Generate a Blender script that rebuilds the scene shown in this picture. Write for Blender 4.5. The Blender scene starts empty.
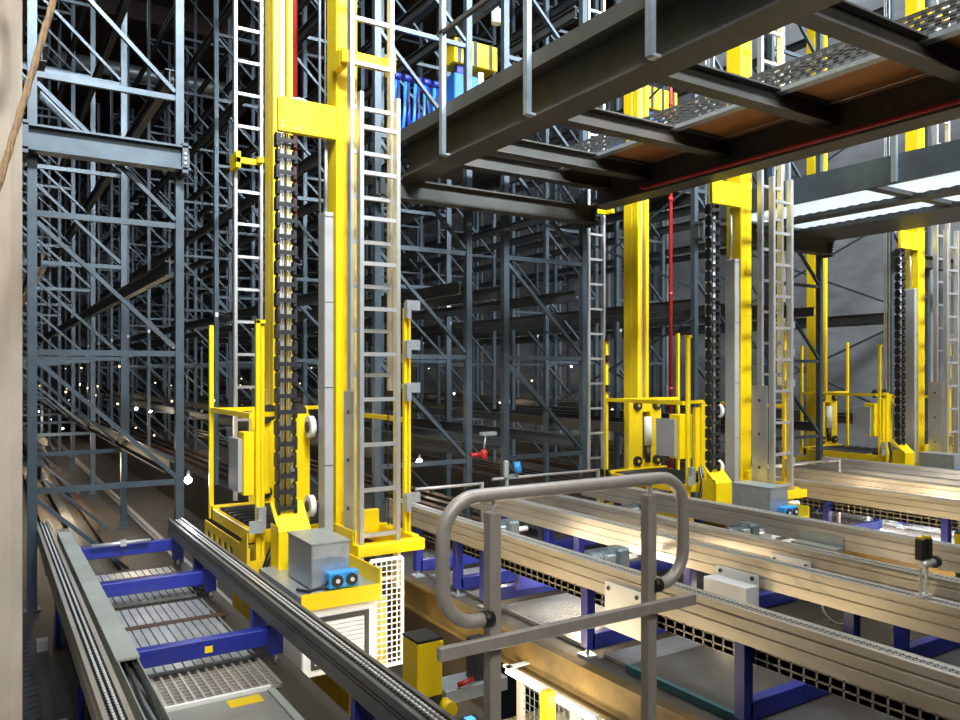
import bpy, math, random
from mathutils import Vector, Matrix
random.seed(7); PI = math.pi
S = bpy.context.scene
C = S.collection
EYE = 3.0            # eye height above the lower level; everything is modelled relative to the eye, then lifted
P = 3.915            # pitch of the crane aisles
FLOOR = -1.64

# ------------------------------------------------------------------ materials
def mat(name, col, rough=0.5, metal=0.0, noise=0.0, nscale=8.0, stain=None, stain_amt=0.0, bump=0.0, emit=None, estr=0.0, stretch=(1, 1, 1), spec=0.5):
    m = bpy.data.materials.new(name); m.use_nodes = True
    nt = m.node_tree; b = nt.nodes['Principled BSDF']
    b.inputs['Base Color'].default_value = (*col, 1); b.inputs['Roughness'].default_value = rough
    b.inputs['Metallic'].default_value = metal
    b.inputs['Specular IOR Level'].default_value = spec
    if emit:
        b.inputs['Emission Color'].default_value = (*emit, 1); b.inputs['Emission Strength'].default_value = estr
    if noise or bump or stain:
        tc = nt.nodes.new('ShaderNodeTexCoord'); mp = nt.nodes.new('ShaderNodeMapping')
        mp.inputs['Scale'].default_value = stretch
        nt.links.new(tc.outputs['Object'], mp.inputs['Vector'])
        n = nt.nodes.new('ShaderNodeTexNoise'); n.inputs['Scale'].default_value = nscale
        n.inputs['Detail'].default_value = 5; n.inputs['Roughness'].default_value = 0.65
        nt.links.new(mp.outputs['Vector'], n.inputs['Vector'])
        src = None
        if noise:
            r = nt.nodes.new('ShaderNodeMapRange'); r.inputs['From Min'].default_value = .3; r.inputs['From Max'].default_value = .7
            r.inputs['To Min'].default_value = 1 - noise; r.inputs['To Max'].default_value = 1 + noise * .6
            nt.links.new(n.outputs['Fac'], r.inputs['Value'])
            mx = nt.nodes.new('ShaderNodeMix'); mx.data_type = 'RGBA'; mx.blend_type = 'MULTIPLY'; mx.inputs['Factor'].default_value = 1
            mx.inputs['A'].default_value = (*col, 1)
            nt.links.new(r.outputs['Result'], mx.inputs['B'])
            src = mx.outputs['Result']
        if stain:
            n2 = nt.nodes.new('ShaderNodeTexNoise'); n2.inputs['Scale'].default_value = nscale * .35; n2.inputs['Detail'].default_value = 8
            nt.links.new(mp.outputs['Vector'], n2.inputs['Vector'])
            rp = nt.nodes.new('ShaderNodeMapRange'); rp.inputs['From Min'].default_value = .5; rp.inputs['From Max'].default_value = .72
            rp.inputs['To Max'].default_value = stain_amt
            nt.links.new(n2.outputs['Fac'], rp.inputs['Value'])
            m2 = nt.nodes.new('ShaderNodeMix'); m2.data_type = 'RGBA'
            m2.inputs['A'].default_value = (*col, 1); m2.inputs['B'].default_value = (*stain, 1)
            nt.links.new(rp.outputs['Result'], m2.inputs['Factor'])
            if src: nt.links.new(src, m2.inputs['A'])
            src = m2.outputs['Result']
        if src: nt.links.new(src, b.inputs['Base Color'])
        if bump:
            bp = nt.nodes.new('ShaderNodeBump'); bp.inputs['Strength'].default_value = bump; bp.inputs['Distance'].default_value = .01
            nt.links.new(n.outputs['Fac'], bp.inputs['Height']); nt.links.new(bp.outputs['Normal'], b.inputs['Normal'])
    return m

M = {}
M['rack'] = mat('rack_steel', (.072, .096, .115), .42, .45, .25, 6, (.06, .05, .045), .35)
M['rackd'] = mat('rail_steel', (.060, .066, .068), .5, .4, .3, 5, (.08, .05, .03), .5)
M['girder'] = mat('girder_steel', (.062, .062, .055), .55, .25, .22, 4, (.13, .085, .055), .5)
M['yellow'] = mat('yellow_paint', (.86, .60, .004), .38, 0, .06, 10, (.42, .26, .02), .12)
M['yellowd'] = mat('worn_yellow_paint', (.72, .48, .01), .45, 0, .12, 8, (.25, .16, .04), .35)
M['alu'] = mat('aluminium', (.66, .66, .65), .38, .75, .1, 14)
M['rail'] = mat('conveyor_aluminium', (.56, .52, .45), .42, .55, .14, 12, (.22, .17, .11), .45, stretch=(1, .25, 1))
M['galvd'] = mat('weathered_zinc', (.24, .285, .32), .42, .5, .16, 14)
M['galv'] = mat('galvanised', (.52, .57, .60), .4, .7, .16, 25)
M['steel'] = mat('stainless', (.47, .435, .40), .42, .25, .14, 20)
M['blue'] = mat('blue_paint', (.012, .022, .235), .4, 0, .12, 10, (.05, .05, .10), .3)
M['bluel'] = mat('light_blue_plastic', (.035, .30, .72), .4)
M['blueb'] = mat('bright_blue_paint', (.02, .17, .60), .4)
M['grey'] = mat('grey_cover', (.36, .38, .345), .5, .2, .14, 6, (.20, .17, .13), .35)
M['white'] = mat('white_paint', (.78, .79, .77), .45, 0, .05, 6, (.5, .42, .3), .12)
M['motor'] = mat('motor_grey', (.16, .20, .21), .4, .35, .15, 12)
M['rust'] = mat('rusty_steel', (.085, .05, .032), .6, .2, .35, 6)
M['ltgrey'] = mat('light_grey_paint', (.34, .34, .325), .45, 0, .05, 6)
M['black'] = mat('black_plastic', (.016, .016, .017), .45)
M['chain'] = mat('chain_steel', (.85, .85, .83), .3, .45)
M['dark'] = mat('dark_steel', (.05, .05, .05), .5, .4, .2, 9)
M['red'] = mat('red_paint', (.33, .012, .010), .45)
M['conc'] = mat('concrete', (.60, .54, .46), .85, 0, .16, 7, (.30, .17, .08), .75, bump=.15, stretch=(1, 1, .5))
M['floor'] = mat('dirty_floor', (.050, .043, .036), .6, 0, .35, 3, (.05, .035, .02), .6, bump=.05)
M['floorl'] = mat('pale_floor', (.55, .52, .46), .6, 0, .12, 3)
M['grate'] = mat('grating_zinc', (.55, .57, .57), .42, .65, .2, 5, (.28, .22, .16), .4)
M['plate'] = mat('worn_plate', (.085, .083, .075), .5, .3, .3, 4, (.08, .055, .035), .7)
M['platel'] = mat('grey_plate', (.27, .265, .245), .5, .2, .2, 4, (.12, .09, .07), .6)
M['wood'] = mat('plywood', (.36, .15, .045), .6, 0, .15, 4, stretch=(1, .2, 1))
M['rope'] = mat('rope_fibre', (.42, .30, .18), .85, 0, .3, 60)
M['ceil'] = mat('ceiling_deck', (.05, .034, .027), .8, 0, .25, 1.2)
M['wallb'] = mat('dark_wall', (.05, .05, .055), .8)
M['wall'] = mat('panel_wall', (.24, .25, .26), .7, 0, .45, 1.1, (.08, .08, .085), .7, stretch=(1, .6, 1.6))
M['rubber'] = mat('wheel_white', (.8, .78, .7), .5)
M['glow'] = mat('tube_glow', (1, 1, 1), .5, emit=(1, .86, .62), estr=14)
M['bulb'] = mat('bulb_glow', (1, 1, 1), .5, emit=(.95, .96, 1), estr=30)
M['bulb_glintw'] = mat('bulb_glint_warm_glow', (1, 1, 1), .5, emit=(1, .74, .42), estr=2.6)
M['screen'] = mat('display', (.02, .1, .3), .3, emit=(.1, .4, 1), estr=1.5)
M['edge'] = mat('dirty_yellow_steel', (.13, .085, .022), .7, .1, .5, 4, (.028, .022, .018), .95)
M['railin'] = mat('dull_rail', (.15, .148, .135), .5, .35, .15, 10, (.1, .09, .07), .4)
M['channel'] = mat('channel_steel', (.23, .225, .205), .5, .25, .2, 8)
M['teal'] = mat('teal_edge', (.03, .14, .17), .5)
M['tan'] = mat('cardboard', (.46, .28, .12), .8)
# translucent roofing sheet of the right-hand platform
m = bpy.data.materials.new('translucent_sheet'); m.use_nodes = True; nt = m.node_tree
out = nt.nodes['Material Output']; b = nt.nodes['Principled BSDF']; b.inputs['Base Color'].default_value = (.85, .88, .9, 1); b.inputs['Roughness'].default_value = .5
tr = nt.nodes.new('ShaderNodeBsdfTranslucent'); tr.inputs['Color'].default_value = (.88, .93, .97, 1)
mx = nt.nodes.new('ShaderNodeMixShader'); mx.inputs[0].default_value = .45
nt.links.new(b.outputs[0], mx.inputs[1]); nt.links.new(tr.outputs[0], mx.inputs[2]); nt.links.new(mx.outputs[0], out.inputs[0])
M['sheet'] = m

# ------------------------------------------------------------------ mesh builder
class MB:
    def __init__(s): s.v = []; s.f = []; s.m = []; s.sm = []
    def _add(s, vs, fs, m, smooth=False):
        o = len(s.v); s.v += [tuple(p) for p in vs]
        for f in fs: s.f.append([i + o for i in f]); s.m.append(m); s.sm.append(smooth)
    def box(s, x0, x1, y0, y1, z0, z1, m=0):
        s._add([(x0, y0, z0), (x1, y0, z0), (x1, y1, z0), (x0, y1, z0), (x0, y0, z1), (x1, y0, z1), (x1, y1, z1), (x0, y1, z1)],
               [(3, 2, 1, 0), (4, 5, 6, 7), (0, 1, 5, 4), (1, 2, 6, 5), (2, 3, 7, 6), (3, 0, 4, 7)], m); return s
    def bar(s, p, q, w, h, m=0, up=(0, 0, 1)):
        p = Vector(p); q = Vector(q); d = (q - p).normalized(); up = Vector(up)
        if abs(d.dot(up)) > .99: up = Vector((0, 1, 0))
        r = d.cross(up).normalized(); u = r.cross(d).normalized()
        a = r * w / 2; b = u * h / 2
        vs = [p - a - b, p + a - b, p + a + b, p - a + b, q - a - b, q + a - b, q + a + b, q - a + b]
        s._add(vs, [(0, 1, 2, 3), (7, 6, 5, 4), (1, 0, 4, 5), (2, 1, 5, 6), (3, 2, 6, 7), (0, 3, 7, 4)], m); return s
    def tube(s, pts, r, n=10, m=0, cap=True):
        pts = [Vector(p) for p in pts]; rings = []
        N = None
        for i, p in enumerate(pts):
            if i == 0: d = pts[1] - pts[0]
            elif i == len(pts) - 1: d = pts[-1] - pts[-2]
            else: d = (pts[i + 1] - p).normalized() + (p - pts[i - 1]).normalized()
            d.normalize()
            if N is None:
                N = d.orthogonal().normalized()
            else:
                N = (N - d * N.dot(d)).normalized()
            B = d.cross(N)
            rings.append([p + (N * math.cos(a) + B * math.sin(a)) * r for a in [2 * math.pi * k / n for k in range(n)]])
        vs = [v for R in rings for v in R]; fs = []
        for i in range(len(pts) - 1):
            for k in range(n):
                fs.append((i * n + k, i * n + (k + 1) % n, (i + 1) * n + (k + 1) % n, (i + 1) * n + k))
        s._add(vs, fs, m, True)
        if cap:
            o = len(s.v) - len(vs)
            s.f.append([o + k for k in range(n)][::-1]); s.m.append(m); s.sm.append(False)
            s.f.append([o + (len(pts) - 1) * n + k for k in range(n)]); s.m.append(m); s.sm.append(False)
        return s
    def cyl(s, c, axis, r, h, n=20, m=0):
        c = Vector(c); a = Vector(axis).normalized() * h / 2
        return s.tube([c - a, c + a], r, n, m)
    def prism(s, prof, axis, a, b, m=0):
        """extrude a 2D profile (list of pairs) along axis 'x','y' or 'z' from a to b"""
        def P3(p, t):
            return {'y': (p[0], t, p[1]), 'x': (t, p[0], p[1]), 'z': (p[0], p[1], t)}[axis]
        n = len(prof); vs = [P3(p, a) for p in prof] + [P3(p, b) for p in prof]
        fs = [tuple(range(n))[::-1], tuple(range(n, 2 * n))] + [(i, (i + 1) % n, n + (i + 1) % n, n + i) for i in range(n)]
        s._add(vs, fs, m); return s
    def obj(s, name, mats, parent=None, loc=None, bevel=0):
        if not isinstance(mats, (list, tuple)): mats = [mats]
        vs = s.v
        if parent is not None: o3 = world_loc(parent)
        elif loc is not None: o3 = Vector(loc)
        else:
            xs = [v[0] for v in vs]; ys = [v[1] for v in vs]; zs = [v[2] for v in vs]
            o3 = Vector(((min(xs) + max(xs)) / 2, (min(ys) + max(ys)) / 2, min(zs)))
        me = bpy.data.meshes.new(name)
        me.from_pydata([(v[0] - o3.x, v[1] - o3.y, v[2] - o3.z) for v in vs], [], s.f)
        for mm in mats: me.materials.append(M[mm])
        me.polygons.foreach_set('material_index', s.m); me.polygons.foreach_set('use_smooth', s.sm)
        me.update()
        import bmesh
        bm = bmesh.new(); bm.from_mesh(me); bmesh.ops.recalc_face_normals(bm, faces=bm.faces); bm.to_mesh(me); bm.free()
        o = bpy.data.objects.new(name, me); C.objects.link(o)
        if parent is not None: o.parent = parent
        else: o.location = o3
        if bevel:
            bv = o.modifiers.new('bevel', 'BEVEL'); bv.width = bevel; bv.segments = 1; bv.limit_method = 'ANGLE'
        return o

def world_loc(o):
    v = Vector((0, 0, 0))
    while o is not None: v += o.location; o = o.parent
    return v
def box(*a): return MB().box(*a)
def tag(o, label, cat, group=None, kind=None):
    o['label'] = label; o['category'] = cat
    if group: o['group'] = group
    if kind: o['kind'] = kind
    return o
def thing(name, label, cat, loc, group=None, kind=None):
    o = bpy.data.objects.new(name, None); C.objects.link(o); o.location = loc; o.empty_display_size = .1
    return tag(o, label, cat, group, kind)
KIDS = {}
def copy_tree(o, parent=None):
    c = o.copy(); C.objects.link(c); c.parent = parent
    for ch in list(o.children): copy_tree(ch, c)
    return c
def dup(root, off, label):
    c = copy_tree(root); c.location = root.location + Vector(off); c['label'] = label
    return c
def struct(o): o['kind'] = 'structure'; return o
def dupchild(o, dz=0, dx=0, dy=0):
    c = o.copy(); C.objects.link(c); c.parent = o.parent; c.location = o.location + Vector((dx, dy, dz)); return c

# ------------------------------------------------------------------ setting
YB = 39.0; XR = 12.75; CZ = 8.6
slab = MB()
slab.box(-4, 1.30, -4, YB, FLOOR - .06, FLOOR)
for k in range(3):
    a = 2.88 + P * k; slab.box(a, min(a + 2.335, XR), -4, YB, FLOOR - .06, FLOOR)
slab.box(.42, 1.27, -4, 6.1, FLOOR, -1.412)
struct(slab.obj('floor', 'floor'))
struct(box(-4, XR, -4, YB, CZ, CZ + .2).obj('ceiling', 'ceil'))
struct(box(-4, XR, YB, YB + .2, -3.4, CZ).obj('wall_back', 'wallb'))
wr = MB().box(XR, XR + .2, -4, YB, -3.4, CZ)
for i in range(20): wr.box(XR - .05, XR, 1 + i * 1.9, 1.12 + i * 1.9, -3.4, CZ)
struct(wr.obj('wall_right', 'wall'))
struct(box(-4.2, -4, -4, YB, -3.4, CZ).obj('wall_left', 'wall'))
low = MB()
for k in range(3):
    low.box(1.30 + P * k, 2.88 + P * k, 4.3, YB, -2.36, -2.30)       # crane trench
for k in range(3):
    struct(box(1.24 + P * k, 1.30 + P * k, 4.42, YB, -2.36, FLOOR - .06).obj('wall_trench', 'floor'))
    struct(box(2.88 + P * k, 2.94 + P * k, 4.42, YB, -2.36, FLOOR - .06).obj('wall_trench', 'floor'))
struct(low.obj('floor_trench', 'floor'))
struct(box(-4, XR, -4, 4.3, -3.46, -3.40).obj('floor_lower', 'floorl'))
struct(box(-4, XR, 4.3, 4.42, -3.4, -2.36).obj('wall_trench', 'floorl'))
struct(box(3.42, 3.5, .2, 4.25, -3.4, FLOOR - .06).obj('wall_lower', 'white'))
# roof purlins (part of the ceiling structure)
for i in range(7):
    struct(box(-4, XR, 4 + i * 5.2, 4.25 + i * 5.2, CZ - .45, CZ - .001).obj('trim_%d' % (i + 1), 'ceil'))
duct = MB().tube([(-1.5, 23, 8.12), (11, 23, 8.12)], .2, 14)
for i in range(4): duct.box(-.9 + i * 3.6, -.86 + i * 3.6, 22.98, 23.02, 8.3, CZ)
tag(duct.obj('ventilation_duct', 'galv'), 'round grey ventilation duct hung under the dark ceiling behind the racks', 'duct')

# concrete column at the left edge, with the rope hanging before it
col = MB(); col.prism([(-.62, 2.42), (.06, 2.42), (.088, 2.45), (.088, 2.92), (-.62, 2.92)], 'z', FLOOR, CZ - .01)
tag(col.obj('concrete_column', 'conc'), 'pale concrete column at the left edge of the picture', 'column')
rp = []
for i in range(64):
    t = i / 63; z = CZ - (CZ + .6) * t
    x = .19 + .245 * (z - 1.1) * (1 if z < 1.1 else .08)
    rp.append((x - .0, 2.2 + .01 * math.sin(t * 9), z))
rope = MB()
for k in range(3):
    rope.tube([(p[0] + .0042 * math.cos(i * 1.1 + k * 2.09), p[1] + .0042 * math.sin(i * 1.1 + k * 2.09), p[2]) for i, p in
               enumerate([tuple(Vector(rp[j]).lerp(Vector(rp[j + 1]), f / 4)) for j in range(63) for f in range(4)])], .0052, 6)
tag(rope.obj('rope', 'rope'), 'brown twisted rope hanging slantwise before the concrete column', 'rope')
rk = MB(); rk.tube([(-.02, 2.3, CZ), (.0, 2.3, 1.6), (.012, 2.3, 1.0), (.028, 2.3, .93), (.02, 2.3, .86), (.0, 2.3, .80), (.012, 2.3, .78), (.024, 2.3, .86), (.026, 2.3, 1.02)], .007, 6)
tag(rk.obj('rope', 'rope'), 'short looped rope end at the top left corner of the picture', 'rope')

# ------------------------------------------------------------------ racking
FY0 = 6.16; FDY = 2.76
ROWS = [(.28, 1.24, 'leftmost rack row', 'L'), (2.86, 3.78, 'rack row right of the nearest crane', 'R'),
        (.28 + P, 1.24 + P, 'rack row left of the middle crane', 'L'), (2.86 + P, 3.78 + P, 'rack row right of the middle crane', 'R'),
        (.28 + 2 * P, 1.24 + 2 * P, 'rack row left of the farthest crane', 'L'), (2.86 + 2 * P, 3.78 + 2 * P, 'rack row right of the farthest crane', 'R')]
HZ = [.136 + .956 * j for j in range(-1, 8)]
ZT = 7.9
pw, pd = .058, .062
def post_mesh(x, zb):
    m = MB()   # C section: web plus two flanges
    s_ = 1
    m.box(x - pw / 2, x + pw / 2, 0, .008, zb, ZT); m.box(x - pw / 2, x - pw / 2 + .008, .008, pd, zb, ZT); m.box(x + pw / 2 - .008, x + pw / 2, .008, pd, zb, ZT)
    return m
def add_frame_geo(m, x0, x1):
    for x in (x0, x1): m.box(x - pw / 2, x + pw / 2, 0, pd, FLOOR, ZT)
    for z in HZ: m.box(x0, x1, .015, .045, z - .02, z + .02)
    for z in HZ[1:]: m.bar((x0 + .03, .03, z - .06), (x1 - .03, .03, z - .91), .03, .035, 0, (0, 1, 0))
    m.bar((x0 + .03, .03, -.88), (x0 + .80, .03, -1.62), .03, .035, 0, (0, 1, 0))
    for x in (x0, x1): m.box(x - .022, x + .022, -.004, 0, .80, .87, 1)
ordn = ['foremost', 'second', 'third']
proto_deep = {}
for (x0, x1, rname, side) in ROWS:
    w = x1 - x0
    near = None
    for n in range(12):
        Y = FY0 + FDY * n
        loc = Vector(((x0 + x1) / 2, Y, FLOOR))
        g = 'rack frames of the ' + rname
        if n < 3:
            lab = '%s dark steel lattice rack frame of the %s' % (ordn[n], rname)
            if near is None:
                t = thing('rack_frame', lab, 'rack', (loc.x, 0, FLOOR), g); near = t
                for x in (x0, x1):
                    po = post_mesh(x, FLOOR).obj('post', 'rack', t)
                    pl = box(x - .022, x + .022, -.004, 0, .80, .87).obj('label_plate', 'white', t); pl['label'] = 'small white label on the post'
                    box(x - .05, x + .05, -.02, .08, FLOOR, FLOOR + .012).obj('foot_plate', 'rack', t)
                hb = box(x0 + .029, x1 - .029, .015, .047, HZ[0] - .02, HZ[0] + .02).obj('horizontal_brace', 'rack', t)
                for j in range(1, len(HZ)): dupchild(hb, .956 * j)
                db = MB().bar((x0 + .03, .03, HZ[1] - .06), (x1 - .03, .03, HZ[1] - .91), .028, .036, 0, (0, 1, 0)).obj('diagonal_brace', 'rack', t)
                for j in range(1, len(HZ) - 1): dupchild(db, .956 * j)
                MB().bar((x0 + .03, .03, -.88), (x0 + .80, .03, -1.62), .028, .036, 0, (0, 1, 0)).obj('diagonal_brace', 'rack', t)
                t.location = loc; first_frame = t
            else:
                c = copy_tree(near); c.location = loc; c['label'] = lab
        else:
            key = round(w, 2)
            if key not in proto_deep:
                m = MB(); add_frame_geo(m, -w / 2, w / 2)
                o = m.obj('rack_frame', ['rack', 'white'], loc=(0, 0, FLOOR)); proto_deep[key] = o
            else:
                o = proto_deep[key].copy(); C.objects.link(o)
            o.location = loc
            tag(o, 'slender dark rack frame deep inside the %s' % rname, 'rack', g)
for o in list(S.objects):
    if o.name.startswith('label_plate') and abs(o.parent.location.y - FY0) < .1: bpy.data.objects.remove(o)
# pallet rails running along the rows
LV = [(-.70, 'lowest level'), (.78, 'second level'), (2.22, 'third level'), (3.66, 'fourth level'), (5.10, 'fifth level'), (6.54, 'top level')]
rail_proto = None
for (x0, x1, rname, side) in ROWS:
    for z, zn in LV:
        for x, sn, sg in ((x0 + .06, 'left', 1), (x1 - .06, 'right', -1)):
            if rail_proto is None:
                m = MB(); L = FDY * 11 + .2
                m.box(-.004, .004, 0, L, 0, .115); m.box(-.03, .03, 0, L, .107, .115); m.box(-.03, .03, 0, L, 0, .008)
                rail_proto = m.obj('pallet_rail', 'rackd', loc=(0, 0, 0)); o = rail_proto
            else:
                o = rail_proto.copy(); C.objects.link(o)
            o.location = (x, FY0 + .07, z - .06)
            tag(o, '%s pallet rail, %s, of the %s' % (sn, zn, rname), 'rail', 'pallet rails of the racking')
for ri, (x0, x1, rname, side) in enumerate(ROWS):
    for k, f in enumerate((.28, .5, .72)):
        x = x0 + (x1 - x0) * f; L = 32
        m = MB().box(x - .03, x + .03, FY0 + .12, FY0 + L, FLOOR, FLOOR + .07); m.box(x - .045, x + .045, FY0 + .12, FY0 + L, FLOOR + .07, FLOOR + .078)
        o = m.obj('floor_runner', 'rust' if k != 1 else 'rackd')
        tag(o, '%s low floor runner beneath the %s' % (('left rusty', 'middle dark', 'right rusty')[k], rname), 'rail', 'floor runners')
# portal beams across the rack fronts
for a, b_, lab in ((.19, 1.29, 'short grey steel beam bolted across the front of the leftmost rack row'),
                   (2.80, 5.22, 'long dark steel beam across the racks between nearest and middle cranes'),
                   (6.71, 9.14, 'dark steel beam across the racks between middle and farthest cranes'),
                   (10.6, 12.6, 'dark steel beam across the racks right of the farthest crane')):
    t = thing('portal_beam', lab, 'beam', ((a + b_) / 2, FY0 - .1, 1.47), 'steel beams across the rack fronts')
    m = MB(); m.box(a, b_, FY0 - .09, FY0 - .075, 1.50, 1.645); m.box(a, b_, FY0 - .14, FY0 - .01, 1.645, 1.66); m.box(a, b_, FY0 - .14, FY0 - .01, 1.485, 1.50)
    m.obj('beam', 'rack' if a < 1 else 'girder', t)
    for e in (a + .02, b_ - .06):
        box(e, e + .04, FY0 - .14, FY0 - .005, 1.46, 1.68).obj('end_plate', 'rack', t)
    bo = MB().cyl((b_ - .04, FY0 - .146, 1.53), (0, 1, 0), .009, .012, 8).obj('bolt', 'galv', t); dupchild(bo, .035); dupchild(bo, .07)
# X bracing in the row right of the farthest crane and of the middle crane
for xr, rn in ((10.656, 'farthest'), (6.741, 'middle')):
    for i, z in enumerate((-.55, .95, 2.4)):
        for d in (0, 1):
            y0, y1 = FY0 + .03, FY0 + FDY + .03
            if d: y0, y1 = y1, y0
            o = MB().bar((xr - d * .012, y0, z), (xr - d * .012, y1, z + 1.15), .03, .008, 0, (1, 0, 0)).obj('cross_brace', 'rack')
            tag(o, 'flat steel brace %s along the rack right of the %s crane, %s pair' % (('rising', 'falling')[d], rn, ('lowest', 'middle', 'highest')[i]), 'brace', 'flat braces along the racks')

# red sprinkler pipes
tag(MB().tube([(2.72, 7.9, 1.6), (2.72, 7.9, CZ)], .032, 10).obj('sprinkler_pipe', 'red'), 'red upright sprinkler pipe behind the nearest crane mast', 'pipe', 'red sprinkler pipes')
rp2 = MB().tube([(6.72, 6.5, FLOOR), (6.72, 6.5, CZ)], .022, 10)
for i in range(6): rp2.cyl((6.72, 6.5, -.2 + i * 1.1), (0, 0, 1), .028, .05, 10)
tag(rp2.obj('sprinkler_pipe', 'red'), 'thin red upright pipe between the masts of the middle crane', 'pipe', 'red sprinkler pipes')

# ------------------------------------------------------------------ stacker cranes
def ladder(parent, name, x0, x1, y, z0, z1, dz, mat_='alu', phase=0, depth=.055):
    s1 = MB().box(x0 - .014, x0 + .014, y - depth / 2, y + depth / 2, z0, z1).obj(name, mat_, parent, bevel=.003)
    m = MB().box(x1 - .014, x1 + .014, y - depth / 2, y + depth / 2, z0, z1); m.obj('side_rail', mat_, s1, bevel=.003)
    r0 = MB().box(x0 + .014, x1 - .014, y - .014, y + .014, z0 + phase - .012, z0 + phase + .012).obj('rung', mat_, s1)
    n = int((z1 - z0 - phase - .05) / dz)
    for i in range(1, n + 1): dupchild(r0, dz * i)
    return s1
def build_crane():
    t = thing('stacker_crane', 'nearest yellow stacker crane, at the left beside the leftmost rack', 'crane', (2.03, 5.5, -2.25), 'yellow stacker cranes')
    # base
    m = MB().box(1.90, 2.16, 4.50, 7.2, -2.14, -1.78); m.box(1.86, 2.20, 4.6, 4.9, -1.80, -1.45); m.box(1.86, 2.20, 6.2, 6.6, -1.80, -1.45)
    m.obj('base_beam', 'yellowd', t, bevel=.004)
    for y in (4.75, 6.9): MB().cyl((2.03, y, -2.10), (1, 0, 0), .15, .07, 24).obj('running_wheel', 'dark', t)
    # near mast
    mast = MB(); mast.box(1.925, 2.072, 4.78, 4.95, -1.45, 7.6)
    mast = mast.obj('near_mast', 'yellow', t, bevel=.006)
    rb = MB().box(1.99, 2.062, 4.776, 4.78, -1.05, -.93).obj('shadow_bar', 'yellow', mast)  # raised bars shaped for the ladder's rung shadows on the mast face
    for i in range(1, 22): dupchild(rb, .39 * i)
    # far mast with guide groove
    fm = MB(); fm.box(1.937, 2.10, 6.22, 6.35, -1.45, 7.6); fm.box(1.937, 1.99, 6.13, 6.22, -1.45, 7.6); fm.box(2.055, 2.10, 6.13, 6.22, -1.45, 7.6)
    fm = fm.obj('far_mast', 'yellow', t, bevel=.005)
    box(2.008, 2.042, 6.17, 6.22, -1.4, 7.6).obj('guide_rail', 'steel', fm)
    # bracket plate and energy chain
    pl = MB().box(1.545, 1.925, 4.78, 4.82, 1.50, 1.715).obj('bracket_plate', 'yellow', t, bevel=.004)
    bo = MB().cyl((1.57, 4.777, 1.53), (0, 1, 0), .007, .008, 8).obj('bolt', 'galv', pl); dupchild(bo, .03); dupchild(bo, 0, .1)
    cb = MB().tube([(1.72 + .09 * math.cos(a), 4.9, 1.71 + .05 * math.sin(a)) for a in [math.pi * k / 10 for k in range(11)]], .008, 6).obj('cable_loop', 'white', pl)
    ch = MB(); N = 24; x0, x1 = 1.548, 1.658
    for i in range(N):
        z = 1.49 - i * .1
        for x in (x0, x1):
            ch.prism([(4.80, z), (4.83, z + .012), (4.86, z), (4.862, z - .075), (4.83, z - .088), (4.798, z - .075)], 'x', x - .009 + (.006 if i % 2 else 0), x + .009 + (.006 if i % 2 else 0))
        ch.box(x0, x1 + .006, 4.792, 4.802, z - .055, z - .028)
        ch.box(x0, x1, 4.858, 4.866, z - .055, z - .028)
    ch = ch.obj('energy_chain', 'black', t)
    for k in range(5):
        MB().tube([(1.572 + k * .016, 4.832, 1.50), (1.572 + k * .016, 4.832, -.92)], .006, 6).obj('cable', ('galv', 'ltgrey', 'black', 'galv', 'ltgrey')[k], ch)
    # white duct on the mast
    du = MB().box(1.848, 1.908, 4.785, 4.90, -1.12, 1.03).obj('cable_duct', 'ltgrey', t, bevel=.004)
    for z in (1.0, .45, -.1, -.6): box(1.846, 1.910, 4.783, 4.785, z - .002, z + .002).obj('duct_seam', 'dark', du)
    MB().tube([(1.885, 4.86, 1.03), (1.885, 4.86, 1.5)], .012, 8).obj('conduit', 'galv', t)
    # ladders on the near mast
    ladder(t, 'upper_ladder', 1.940, 2.215, 4.58, -.12, 7.6, .28, 'alu', .10)
    lo = ladder(t, 'lower_ladder', 1.956, 2.205, 4.47, -1.36, 1.72, .28, 'alu', .07)
    lp = MB().box(1.925, 1.932, 4.50, 4.66, -1.05, -.12).obj('ladder_side_plate', 'alu', t)
    for i in range(3):
        MB().cyl((1.923, 4.58, -.25 - i * .3), (1, 0, 0), .012, .012, 8).obj('bolt', 'dark', lp)
    b2 = MB().box(1.90, 2.24, 4.62, 4.66, 1.95, 2.03); b2.box(1.90, 1.95, 4.66, 4.78, 1.93, 2.05); b2.box(2.21, 2.245, 4.56, 4.66, 1.92, 2.06)
    b2 = b2.obj('ladder_bracket', 'yellow', t, bevel=.004)
    dupchild(b2, 2.4); 
    for x in (1.99, 2.03, 2.10):
        MB().tube([(x, 5.25, -1.0), (x, 5.25, 7.6)], .010 if x != 2.03 else .006, 8).obj('hoist_rope', 'galv', t)
    MB().tube([(2.255, 4.7, -1.2), (2.255, 4.7, 7.6)], .004, 6).obj('hoist_rope', 'dark', t)
    # far ladder
    ladder(t, 'far_ladder', 1.82, 2.04, 6.80, -1.1, 7.6, .28, 'alu', .13)
    fb = MB().box(1.79, 2.0, 6.66, 6.70, 1.76, 1.81); fb.box(1.79, 1.83, 6.66, 6.86, 1.72, 1.86); fb.box(1.95, 2.0, 6.56, 6.70, 1.76, 1.81)
    fb.obj('ladder_bracket', 'yellow', t, bevel=.003)
    # carriage between the masts
    ca = MB()
    ca.box(1.74, 1.93, 6.05, 6.12, -1.02, -.28); ca.box(2.04, 2.20, 6.05, 6.12, -1.02, -.28)
    ca.box(1.93, 2.04, 6.05, 6.12, -.42, -.28); ca.box(1.93, 2.04, 6.05, 6.12, -1.02, -.92)
    ca = ca.obj('carriage_plate', 'yellow', t, bevel=.004)
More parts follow.
